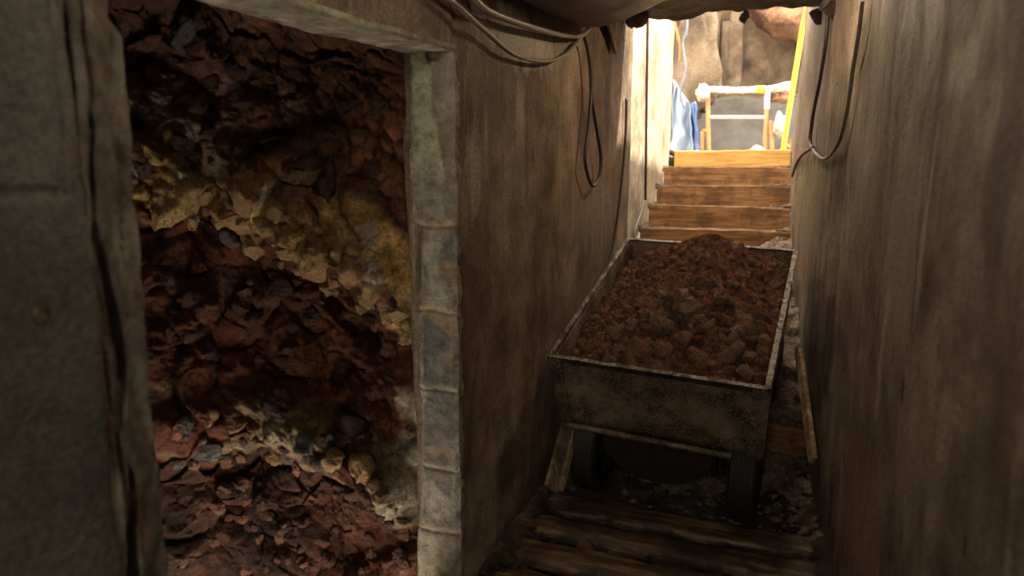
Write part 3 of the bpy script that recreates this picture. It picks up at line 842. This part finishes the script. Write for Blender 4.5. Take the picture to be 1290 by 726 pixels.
for yy in (FWY, RWY):
    bm = bmesh.new(); tube_bm(bm, [Vector((-.25, yy, fz)), Vector((.25, yy, fz))], .016, 10); cpart('axle', bm, M['dark_steel'], True)
    for s_ in (-.185, .185):
        bm = bmesh.new(); box_bm(bm, (s_, yy, (fz - CH - .01) / 2), (.018, .06, abs(fz + CH) + .03), None, .003)
        cpart('axle_bracket', bm, M['dark_steel'])

# ------------------------------------------------------------------ soil heap in the cart
def heap_h(a, b):          # a across, b along, both 0..1; height over the rim plane
    h = -.038 + .122 * math.exp(-((a - .55) / .27) ** 2 - ((b - .80) / .30) ** 2) + .060 * math.exp(-((a - .50) / .36) ** 2 - ((b - .40) / .30) ** 2)
    h -= .044 * sm(.20, 0, a) + .018 * sm(.8, 1, a) + .012 * sm(.12, 0, b) + .03 * sm(.92, 1.0, b)
    return h
def heap(u, v):
    x = lerp(-hw + .012, hw - .012, u); y = lerp(-hl + .012, hl - .012, v)
    p = Vector((x, y, 0))
    c1 = noise.voronoi(p * 16)[0]; c2 = noise.voronoi(p * 38)[0]; c3 = noise.voronoi(p * 80)[0]
    k = .55 + .45 * noise.noise(p * 5)
    z = heap_h(u, v) + .016 * noise.fractal(p * 5, 1, 2, 4) + min(.45, c1[1] - c1[0]) * .040 * k + min(.45, c2[1] - c2[0]) * .022 * (.6 + k) + (c3[1] - c3[0]) * .007 + .006 * noise.fractal(p * 40, 1, 2, 3)
    e = min(u, 1 - u, v, 1 - v); z -= .05 * sm(.012, 0, e)
    return C2W(x, y, z)
hp = surf('soil_heap', 300, 380, heap, M['soil'])
tag(hp, 'heap of loose red brown soil filling the steel cart', 'soil', kind='stuff')
HB = bvh_of(hp)
big = [
 (825, 411, 23, 'large dusty stone at the front left of the heap', 0, (1, .85, .68), 'clod_pale'),
 (862, 392, 25, 'largest clod on the heap, pitted and upright', 1, (.95, .8, 1.0), 'clod_pale'),
 (937, 409, 15, 'angular pale stone near the right rim of the cart', 2, (1.1, .8, .8), 'clod_pale'),
 (927, 425, 13, 'rounded stone just below the angular pale stone', 3, None, 'clod_pale'),
 (908, 404, 10, 'small block left of the angular pale stone', 4, None, 'clod'),
 (897, 419, 13, 'squat clod between the largest clod and the rounded stone', 5, None, 'clod'),
 (837, 444, 14, 'round clod in the middle just behind the front rim', 6, None, 'clod'),
 (806, 441, 13, 'flat wide clod at the front left, below the large dusty stone', 0, (1.3, .8, .6), 'clod'),
 (922, 449, 14, 'jagged clod near the front right corner', 1, (1.3, .7, .7), 'clod_pale'),
 (877, 450, 11, 'middling clod behind the front rim, right of centre', 2, None, 'clod'),
 (903, 371, 9, 'small block high on the right slope of the heap', 3, None, 'clod'),
 (897, 390, 7, 'tiny block right of the largest clod', 4, None, 'clod'),
 (796, 413, 12, 'dark clod touching the left side of the large dusty stone', 5, None, 'clod'),
 (937, 470, 11, 'pale stone wedged in the front right corner', 6, (1.2, .8, .7), 'clod_pale'),
 (858, 430, 13, 'crumbly clod right below the largest clod', 0, None, 'clod'),
 (793, 453, 11, 'flat clod lying by the front rim on the left', 1, (1.5, .7, .5), 'clod'),
 (849, 458, 9, 'small round clod against the middle of the front rim', 2, None, 'clod'),
 (946, 453, 10, 'dark clod against the right side of the cart', 3, None, 'clod'),
 (816, 388, 12, 'smooth clod behind the large dusty stone', 4, (1.2, .8, .7), 'clod'),
 (880, 405, 9, 'small clod touching the right side of the largest clod', 5, None, 'clod'),
]
for x, y, r, lab, sd, sq, kd in big: stone(x, y, r, kd, lab, 'clod', None, sd, sq, .0, HB, 'clod')
cnt = 0
while cnt < 280:
    u, v = rg.random(), rg.random() ** .9
    dens = (1.0 if v < .35 else .55)
    if rg.random() > dens: continue
    x = lerp(-hw + .03, hw - .03, u); y = lerp(-hl + .03, hl - .04, v); P = heap(u, v)
    r = rg.choice([.008, .011, .013, .015, .019, .024]) * (1.1 if v < .45 and u > .2 else .8) * S
    sd_ = ['left', 'left of centre', 'right of centre', 'right'][min(3, int(u * 4))]; fr_b = ['just behind the front rim', 'on the front slope', 'halfway up', 'near the top', 'at the back'][min(4, int(v * 5))]
    rock('clod', rg.choice(['clod', 'clod', 'soil', 'clod', 'clod_pale']), P + Vector((0, 0, r * .1)), r, ('tiny' if r < .012 * S else 'small') + ' crumb of soil on the heap, ' + fr_b + ', ' + sd_, 'clod', 'small clods on the heap')
    cnt += 1

# ------------------------------------------------------------------ rubble on the floor and planks
def crumb_mesh(name, pts, m, label, cat):
    bm = bmesh.new()
    for p, r in pts:
        q = bmesh.ops.create_icosphere(bm, subdivisions=2, radius=1)['verts']; o_ = Vector((random.random() * 30, 0, 0)); sq = Vector((1, random.uniform(.6, 1), random.uniform(.4, .8)))
        for v in q:
            c = v.co.copy(); c *= 1 + .45 * noise.noise(c * 1.6 + o_); v.co = Vector((c.x * sq.x, c.y * sq.y, c.z * sq.z)) * r + p
    o = bm_obj(name, bm, m, smooth=True); tag(o, label, cat, kind='stuff'); return o
def ground(x, Y):
    if Y < STEP_Y0 - 5 * RUN: return LAND + .004 + .07 * sm(2.3, 2.6, Y) + .05 * sm(-.60, -.72, x) + .045 * sm(.12, .24, x)
    k = math.floor((Y - STEP_Y0) / RUN); return STEP_Z0 + RISE * k
pts = []
for i in range(330):
    Y = rg.uniform(1.3, 2.4); side = rg.random()
    x = XL + abs(rg.gauss(.01, .05)) if side < .65 else rg.uniform(-.6, .2)
    pts.append((V(x, Y, ground(x, Y) + .004), rg.uniform(.004, .017) * S))
crumb_mesh('mud_crumbs', pts, M['mud'], 'dark mud crumbs scattered over the timber landing', 'mud')
pts = []
for i in range(700):
    Y = rg.uniform(2.12, 3.4); x = rg.uniform(-.7, rightX(Y, -.5) - .01)
    if rg.random() < .5: x = rightX(Y, -.5) - abs(rg.gauss(0, .07)) - .005
    pts.append((V(x, Y, ground(x, Y) + .002), rg.uniform(.004, .016) * S))
for i in range(90):
    k = rg.randrange(0, 4); Y = STEP_Y0 + RUN * k + rg.uniform(.0, .12); x = (rightX(Y, 0) - abs(rg.gauss(0, .05)) - .01) if rg.random() < .7 else -.70 + abs(rg.gauss(0, .05))
    pts.append((V(x, Y, STEP_Z0 + RISE * k + .002), rg.uniform(.003, .010) * S))
crumb_mesh('dried_crumbs', pts, M['pale_mud'], 'pale dried mud crumbs scattered over the stair treads', 'mud')
def slope(u, v):
    Y = lerp(2.62, 3.98, u); xr = rightX(Y, -.5) + .01; x = lerp(xr - .17, xr, v)
    base = STEP_Z0 - RISE * .55 + (Y - STEP_Y0) / RUN * RISE
    st_ = ground(x, Y); q = Vector((x, Y, 0))
    vv = noise.voronoi(q * 26)[0]
    z = lerp(base, st_ + .01, .35) + .035 * v ** 1.5 + min(.4, vv[1] - vv[0]) * .030 + .022 * noise.fractal(q * 12, 1, 2, 5) + .018
    z -= .14 * sm(.10, 0, v) + .10 * sm(.05, 0, u)
    return V(x, Y, z)
def bank(u, v):
    x = lerp(-.69, .17, u); Y = lerp(2.28, 2.60, v); q = Vector((x, Y, 0)); vv = noise.voronoi(q * 24)[0]
    z = LAND - .03 + .13 * v + min(.4, vv[1] - vv[0]) * .035 + .022 * noise.fractal(q * 10, 1, 2, 5)
    wheel_gap = max(math.exp(-((x + .555) / .075) ** 2), math.exp(-((x + .03) / .075) ** 2)) * sm(2.50, 2.40, Y)
    return V(x, Y, z - .06 * wheel_gap)
tag(surf('mud_bank', 130, 50, bank, M['pale_mud'], solid=.02), 'pale crumbled mud banked against the lowest step under the cart', 'mud', kind='stuff')  # bank coloured lighter to read as lit ground behind the belly plate
tag(surf('mud_slope', 200, 50, slope, M['pale_mud'], solid=.02), 'pale crumbly mud piled on the steps along the foot of the right wall', 'mud', kind='stuff')
floor_stones = [((738, 690), .020, 'clod', 'lone small stone lying between two sleepers in front of the cart'),
                ((652, 668), .022, 'dry_mud', 'pale clod against the left wall near the sleepers'),
                ((668, 632), .020, 'dry_mud', 'pale clod on the ground below the leaning board'),
                ((692, 640), .015, 'mud', 'dark clod beside the left front wheel')]
for (x, y), r, k, lab in floor_stones:
    p = atZ(x, y, LAND + .012); p.x = max(p.x, XL + r + .005); rock('clod', k, V(p), r * S, lab, 'clod', None)

def board(name, a, b, wid, thk, nrm, m, label, cat, group=None, n=16):
    a, b = Vector(a), Vector(b); t = (b - a).normalized(); nrm = Vector(nrm); nrm = (nrm - t * nrm.dot(t)).normalized(); s_ = t.cross(nrm)
    bm = bmesh.new(); g = []
    for i in range(n + 1):
        p = a.lerp(b, i / n); k = 1 + .10 * noise.noise(p * 8); 
        if i in (0, n): k *= .9
        g.append([bm.verts.new(p + s_ * sx * wid / 2 * k + nrm * sz * thk / 2) for sx, sz in ((-1, -.8), (-1, .8), (-.9, 1), (.9, 1), (1, .8), (1, -.8), (.9, -1), (-.9, -1))])
    for i in range(n):
        for k in range(8): bm.faces.new((g[i][k], g[i][(k + 1) % 8], g[i + 1][(k + 1) % 8], g[i + 1][k]))
    bm.faces.new(g[0]); bm.faces.new(g[-1])
    return tag(bm_obj(name, bm, m), label, cat, group)
a = V(atX(694, 616, -.655)); b = V(atX(718, 528, -.650))
board('plank', a, b, .095, .022, (1, -.6, 0), M['plank'], 'pale weathered board leaning on the left wall behind the cart wheel', 'plank')
a = V(atX(706, 618, -.60)); b = V(atX(727, 535, -.60))
board('plank', a, b, .030, .020, (1, -.6, 0), M['plank'], 'thin brown batten standing beside the pale weathered board', 'plank')
pr_ = atX(1024, 580, .165); pt_ = atX(1006, 440, .120)
board('plank', V(pr_), V(pt_), .050, .022, (-1, -.8, 0), M['plank'], 'pale board leaning along the foot of the right wall beyond the cart', 'plank')

# ------------------------------------------------------------------ sagging sheet under the ceiling, torn flap
def sag(u, v):
    Y = lerp(1.25, 2.62, u); x = lerp(XL + .02, -.10, v)
    bl = math.sin(math.pi * min(1, max(0, (Y - 1.05) / 1.62))) ** .6 if Y < 2.66 else 0
    low = interp([(1.2, .44), (1.6, .455), (2.0, .475), (2.3, .505), (2.45, .56), (2.62, .76)], Y)
    prof = (1 - (max(0, v - .18) / .82) ** 1.6) if v > .18 else 1 - ((.18 - v) / .18) ** 3 * .12
    z = lerp(.75, low, max(0, prof)) + .008 * fbm((x, Y, 0), 3)
    return V(x, Y, z)
o = surf('sagging_sheet', 90, 50, sag, M['tarp'], solid=-.008)
tag(o, 'brown stained sheet sagging from the ceiling above the left wall', 'sheet')
bm = bmesh.new()
pa, pb, pc, pd = V(atX(767, -8, -.66)), V(atX(787, 52, -.672)), V(atX(775, 68, -.672)), V(atX(762, 22, -.66))
n = 10; g = []
for i in range(n + 1):
    row = []
    for j in range(n + 1):
        p = pa.lerp(pb, i / n).lerp(pd.lerp(pc, i / n), j / n); p.x += .02 * noise.noise(p * 9)
        row.append((bm.verts.new(p), bm.verts.new(p + Vector((-.012, 0, 0)))))
    g.append(row)
for i in range(n):
    for j in range(n):
        for s_ in (0, 1): bm.faces.new((g[i][j][s_], g[i + 1][j][s_], g[i + 1][j + 1][s_], g[i][j + 1][s_]))
for i in range(n):
    for j in (0, n): bm.faces.new((g[i][j][0], g[i + 1][j][0], g[i + 1][j][1], g[i][j][1])); bm.faces.new((g[j][i][0], g[j][i + 1][0], g[j][i + 1][1], g[j][i][1]))
tag(bm_obj('torn_flap', bm, M['tarp']), 'dark torn flap of sheet hanging at the end of the sagging sheet', 'flap')

# ------------------------------------------------------------------ cables
def cab(name, px, X, r, m, label, cat='cable', jit=None):
    pts = [V(atX(a, b, X if not isinstance(X, list) else X[i])) for i, (a, b) in enumerate(px)]
    return tag(tube(name, pts, r, m, wob=.06), label, cat)
cab('cable', [(545, -14), (575, 6), (610, 38), (650, 70), (690, 77), (716, 66), (735, 44)], -.672, .0085, M['cable'], 'thin grey cable looping low across the top of the left wall')
cab('cable', [(588, -12), (612, 12), (650, 28), (690, 40), (715, 45), (735, 43), (750, 22), (768, -12)], -.66, .0125, M['cable'], 'thicker grey cable strung along the edge of the sagging sheet')
cab('cable', [(735, 42), (742, 70), (745, 110), (741, 165), (737, 200), (742, 226), (748, 234), (755, 222), (757, 198), (752, 165), (746, 125), (743, 80), (737, 46)], -.660, .0095, M['cable_dark'], 'black cable hanging in a long narrow loop on the left wall')
cab('cable', [(789, 124), (788, 170), (783, 230), (774, 300), (765, 345), (758, 380)], -.682, .009, M['cable_dark'], 'black cable running down the left wall behind the cart')
cab('pipe', [(816, 20), (815, 90), (814, 170), (813, 252)], -.725, .011, M['dark_steel'], 'thin dark pipe running down the sunlit left wall', 'pipe')
cab('cable', [(811, 254), (807, 270), (800, 290), (798, 315)], -.722, .012, M['cable'], 'grey cable below the dark pipe on the left wall')
def rx(px, py, Y): p = atY(px, py, Y); return p
def cabr(px, r, m, label):
    pts = []
    for a, b, Y in px:
        p = atY(a, b, Y); p.x = min(p.x, rightX(p.y, p.z) - .012); pts.append(V(p))
    return tag(tube('cable', pts, r, m, wob=.06), label, 'cable')
def YR(px, py):
    # depth at which a ray meets the right wall
    d = ray(px, py); t = .002
    while t < .03:
        if d.x * t > rightX(d.y * t, d.z * t) - .016: break
        t += .00001
    return d * t
def cabw(px, r, m, label, cat='cable'):
    return tag(tube('cable', [V(YR(a, b)) for a, b in px], r, m, wob=.06), label, cat)
cabw([(1044, 8), (1040, 55), (1033, 100), (1025, 140), (1021, 172), (1022, 186)], .010, M['cable_dark'], 'black cable hanging down the right wall from the ceiling edge')
cabw([(1086, 2), (1082, 40), (1074, 90), (1067, 140), (1056, 180), (1040, 200), (1028, 194), (1022, 184)], .008, M['cable'], 'grey cable looping down the right wall from the ceiling')
cabw([(1024, 186), (1012, 194), (1004, 205), (998, 222)], .010, M['cable_dark'], 'short black cable tail running to the stair edge on the right')
# clumps hanging from the slab edge
for (x, y, s_, Y, lab) in [(1031, 22, .024, 3.2, 'crumbling clump hanging under the slab edge at the right wall'), (1056, 12, .036, 2.75, 'dark ragged clump of plaster where cables meet the right wall top'),
                     (803, 25, .034, 3.22, 'ragged clump of concrete at the left end of the slab edge'), (938, 20, .02, 3.28, 'small ragged clump under the middle of the slab edge')]:
    rock('plaster_clump', 'mud', V(atY(x, y, Y)), s_ * S, lab, 'clump', None, sq=(1, .8, 1.1))

# ------------------------------------------------------------------ outside at the top of the stairs
def outf(u, v):
    x = lerp(-4, 4, u); Y = lerp(5.225, 10.5, v); return V(x, Y, .155 + .03 * fbm((x, Y, 0), 1.5) )
struct(surf('floor_outside', 60, 60, outf, M['pit'], solid=.1))
def pitw(u, v):
    x = lerp(-4, 4, u); z = lerp(0, 3.0, v)
    return V(x, 8.9 + .10 * fbm((x, z, 0), .9) + .05 * fbm((x, z, 3), 4), z)
struct(surf('wall_pit', 140, 80, pitw, M['pit'], solid=.3))
def pitr(u, v):    # orange earth slumping over the right of the pit wall
    x = lerp(-1.1, 3.5, u); z = lerp(.95, 3.3, v)
    edge = interp([(-1.1, 2.5), (-.4, 1.9), (.3, 1.45), (.75, 1.0), (3.5, .9)], x) + .12 * noise.noise(Vector((x * 4, 0, 0)))
    k = sm(edge - .08, edge + .12, z)
    return V(x, 9.05 - .50 * k - .30 * sm(-.2, .9, x) * k + (.20 * fbm((x, z, 5), 2.2) + .10 * noise.voronoi(Vector((x * 2.5, z * 2.5, 0)))[0][0]) * k, z + .10 * noise.noise(Vector((x * 3, z * 3, 2))))
struct(surf('wall_earth_slump', 180, 120, pitr, M['pit_red'], solid=.1))
# blockwork strips and pier, seen out of focus on the pit wall
bm = bmesh.new(); box_bm(bm, V(-1.56, 8.45, 1.0), (.9, .35, 3.4), None, .05)
for v in bm.verts: v.co.x += .05 * noise.noise(v.co)
struct(bm_obj('wall_pier', bm, M['pit']))
for k_, (px_, w__, h0_) in enumerate([(897, .20, 1.0), (912, .14, .9), (925, .22, 1.05)]):
    pp = atY(px_, 90, 8.72); bm = bmesh.new(); box_bm(bm, V(pp.x, 8.72, h0_), (w__, .16, 2.6), None, .03)
    bmesh.ops.subdivide_edges(bm, edges=bm.edges, cuts=6, use_grid_fill=True)
    for v in bm.verts: v.co += Vector((noise.noise(v.co * 3), noise.noise(v.co * 3 + Vector((4, 0, 0))), 0)) * .05
    tag(bm_obj('timber_post', bm, M['pit'], smooth=True), ['brown post against the pit wall nearest the blue strap', 'narrow brown post in the middle of three on the pit wall', 'widest brown post standing against the pit wall'][k_], 'post')
# membrane leaning on the pit wall
def memb(u, v):
    x = lerp(-1.25, .6, u); z = lerp(.17, .86 + .03 * noise.noise(Vector((x * 3, 0, 0))), v)
    return V(x, 7.6 + .25 * v + .05 * fbm((x, z, 4), 2.2), z)
tag(surf('membrane_sheet', 40, 20, memb, M['grey_sheet'], solid=.02), 'dark grey membrane sheet standing behind the guard rail', 'sheet')

BY = 6.5
rail = empty('guard_rail', V(atY(930, 150, BY).x, BY, .17), 'white wrapped guard rail frame standing at the top of the stairs', 'guard rail')
bpy.context.view_layer.update()
def rp(name, px, r, m, wob=0, n=6, label=None, Y=BY):
    o = tube(name, [V(atY(a, b, Y)) for a, b in px], r, m, rail, n, 10, wob); child(o)
    if label: o['label'] = label
    return o
rp('top_rail', [(880, 113), (900, 113), (925, 114), (955, 113), (972, 112), (996, 107)], .040, M['white_wrap'], .3)
rp('middle_rail', [(894, 148), (930, 148), (964, 148)], .024, M['cloth'])
rp('rail_band', [(953, 113), (964, 113)], .046, M['yellow_paint'], n=2, label='yellow band', Y=BY - .01)
rp('post', [(892, 112), (892, 150), (893, 205)], .026, M['orange_paint'], label='orange and white post')
rp('post', [(967, 112), (965, 150), (963, 205)], .026, M['orange_paint'], label='orange and white post')
o = rp('post_wrap', [(967, 115), (966, 138)], .034, M['white_wrap'], .2, 3)
rp('post', [(885, 166), (884.5, 185), (884, 205)], .022, M['orange_paint'])
rp('post', [(971, 152), (972, 180), (972, 205)], .026, M['orange_paint'])
rp('short_rail', [(885, 165), (893, 165)], .022, M['orange_paint'], n=2)
# cloth knots
def lump(name, px, py, Y, sx, sy, sz, m, label, cat, seed=0):
    bm = bmesh.new(); bmesh.ops.create_icosphere(bm, subdivisions=4, radius=1); of = Vector((seed * 7.3, 1, 2))
    for v in bm.verts:
        c = v.co * (1 + .40 * noise.fractal(v.co * 1.4 + of, 1, 2, 4)); v.co = Vector((c.x * sx, c.y * sy, c.z * sz)) * S
    o = bm_obj(name, bm, m, smooth=True); o.location = V(atY(px, py, Y)); return tag(o, label, cat)
lump('cloth_bundle', 885, 117, BY - .06, .055, .06, .075, M['cloth'], 'white cloth bundle tied on the left end of the guard rail', 'cloth', 1)
lump('cloth_bundle', 985, 112, BY - .1, .09, .05, .030, M['cloth'], 'white cloth hung over the right end of the guard rail', 'cloth', 2)
lump('cloth_bundle', 984, 123, BY + .06, .10, .06, .05, M['pit_red'], 'orange brown sack behind the right end of the guard rail', 'sack', 3)
lump('cloth_bundle', 983, 158, BY - .03, .055, .05, .10, M['cloth'], 'long white cloth hanging beside the yellow pole', 'cloth', 4)
lump('cloth_bundle', 953, 189.5, BY - .2, .06, .05, .035, M['cloth'], 'crumpled white cloth lying low beside the guard rail', 'cloth', 5)
lump('cloth_bundle', 993, 185, BY - .3, .07, .05, .05, M['pit_red'], 'reddish sack lying at the foot of the yellow pole', 'sack', 6)
tag(tube('yellow_pole', [V(atY(1017, 8, 5.55)), V(atY(1012, 30, 5.57)), V(atY(1003, 85, 5.6)), V(atY(994, 140, 5.62)), V(atY(985, 198, 5.65))], .026, M['yellow_paint'], n=4),
    'bright yellow pole leaning beside the guard rail', 'pole')
tag(tube('orange_hose', [V(atY(846, -72, 5.3)), V(atY(849, 18, 5.3)), V(atY(853, 42, 5.3)), V(atY(857, 60, 5.3)), V(atY(856, 78, 5.3))], .012, M['orange_cable'], n=5), 'short orange hose hanging at the left of the stair top', 'hose')
lump('rock_pillar', 878, 78, 7.2, .20, .16, .62, M['pit'], 'rounded grey brown rock bulging beside the blue plastic', 'rock', 9)
# plastic sheets on the left
def drape(name, px, Y, m, label, amp=.05, seed=0, n=26):
    a, b, c, d = [V(atY(x, y, Y)) for x, y in px]
    def f(u, v):
        p = a.lerp(b, u).lerp(d.lerp(c, u), v); p.y += amp * math.sin(u * 9 + seed + 2 * v) + amp * noise.noise(Vector((u * 3, v * 2, seed))) ; p.x += .04 * noise.noise(Vector((u * 2, v * 4, seed + 3)))
        return p
    return tag(surf(name, n, n, f, m, solid=.01), label, 'plastic sheet')
drape('plastic_sheet', [(847, 100), (868, 128), (876, 202), (845, 202)], 6.4, M['pale_blue'], 'pale blue plastic sheet bunched at the left of the stair top')
drape('plastic_sheet', [(866, 138), (876, 128), (881, 202), (868, 202)], 6.7, M['blue_sheet'], 'deep blue plastic sheet behind the pale blue sheet', .04, 3)
tag(tube('blue_strap', [V(atY(882, 10, 8.6)), V(atY(884, 22, 8.7)), V(atY(892, 40, 8.7)), V(atY(901, 62, 8.75))], .035, M['blue_sheet'], n=5, wob=.3), 'blue strap of plastic hanging against the pit wall', 'strap')
tag(tube('plastic_twist', [V(atY(862, -72, 5.3)), V(atY(866, 28, 5.3)), V(atY(860, 55, 5.3)), V(atY(864, 88, 5.3)), V(atY(857, 118, 5.3)), V(atY(862, 136, 5.3))], .012, M['pale_blue'], n=5, wob=.4), 'twisted pale strip of plastic hanging above the pale blue sheet', 'strap')
_zt = atY(850, -72, 5.3).z
tag(tube('scaffold_tube', [V(-1.0, 5.3, _zt), V(.4, 5.3, _zt)], .024, M['dark_steel'], n=2), 'scaffold tube laid across the wall tops above the stair head', 'scaffold tube')
def darkback(u, v):
    return V(lerp(-1.9, -1.32, u), 7.5 + .15 * fbm((u, v, 0), 3), lerp(.15, 2.6, v))
tag(surf('backdrop_sheet', 20, 30, darkback, M['grey_sheet'], solid=.02), 'dark sheet hanging behind the blue plastic at the left', 'sheet')

# cord and socket props added for the two unseen fill lights
for (bx, by, bz, be, bc), lb in zip(TOP_FILLS, ('added fill light on a cord under the ceiling beside the opening', 'added fill light on a short cord under the ceiling above the cart')):
    b_ = empty('added_bulb', V(bx, by, CEIL), lb, 'lamp'); bpy.context.view_layer.update()
    o = tube('cord', [V(bx, by, CEIL + .02), V(bx, by, bz + .03)], .005, M['cable_dark'], b_, 2); child(o)
    o = tube('added_bulb_socket', [V(bx, by, bz + .035), V(bx, by, bz + .01)], .016, M['cable_dark'], b_, 2); child(o)
# ------------------------------------------------------------------ stand and head added for the unseen fill light behind the viewer
wl = empty('added_lamp', V(-.12, -1.36, LAND), 'added fill light housing on a stand behind the viewer', 'lamp')
bpy.context.view_layer.update()
o = tube('added_lamp_pole', [V(-.12, -1.38, LAND - .01), V(-.12, -1.38, .35)], .014, M['dark_steel'], wl, 2); child(o)
bm = bmesh.new(); box_bm(bm, V(-.12, -1.31, .42), (.42, .08, .42), None, .01); o = bm_obj('added_lamp_head', bm, M['dark_steel'], wl); child(o)
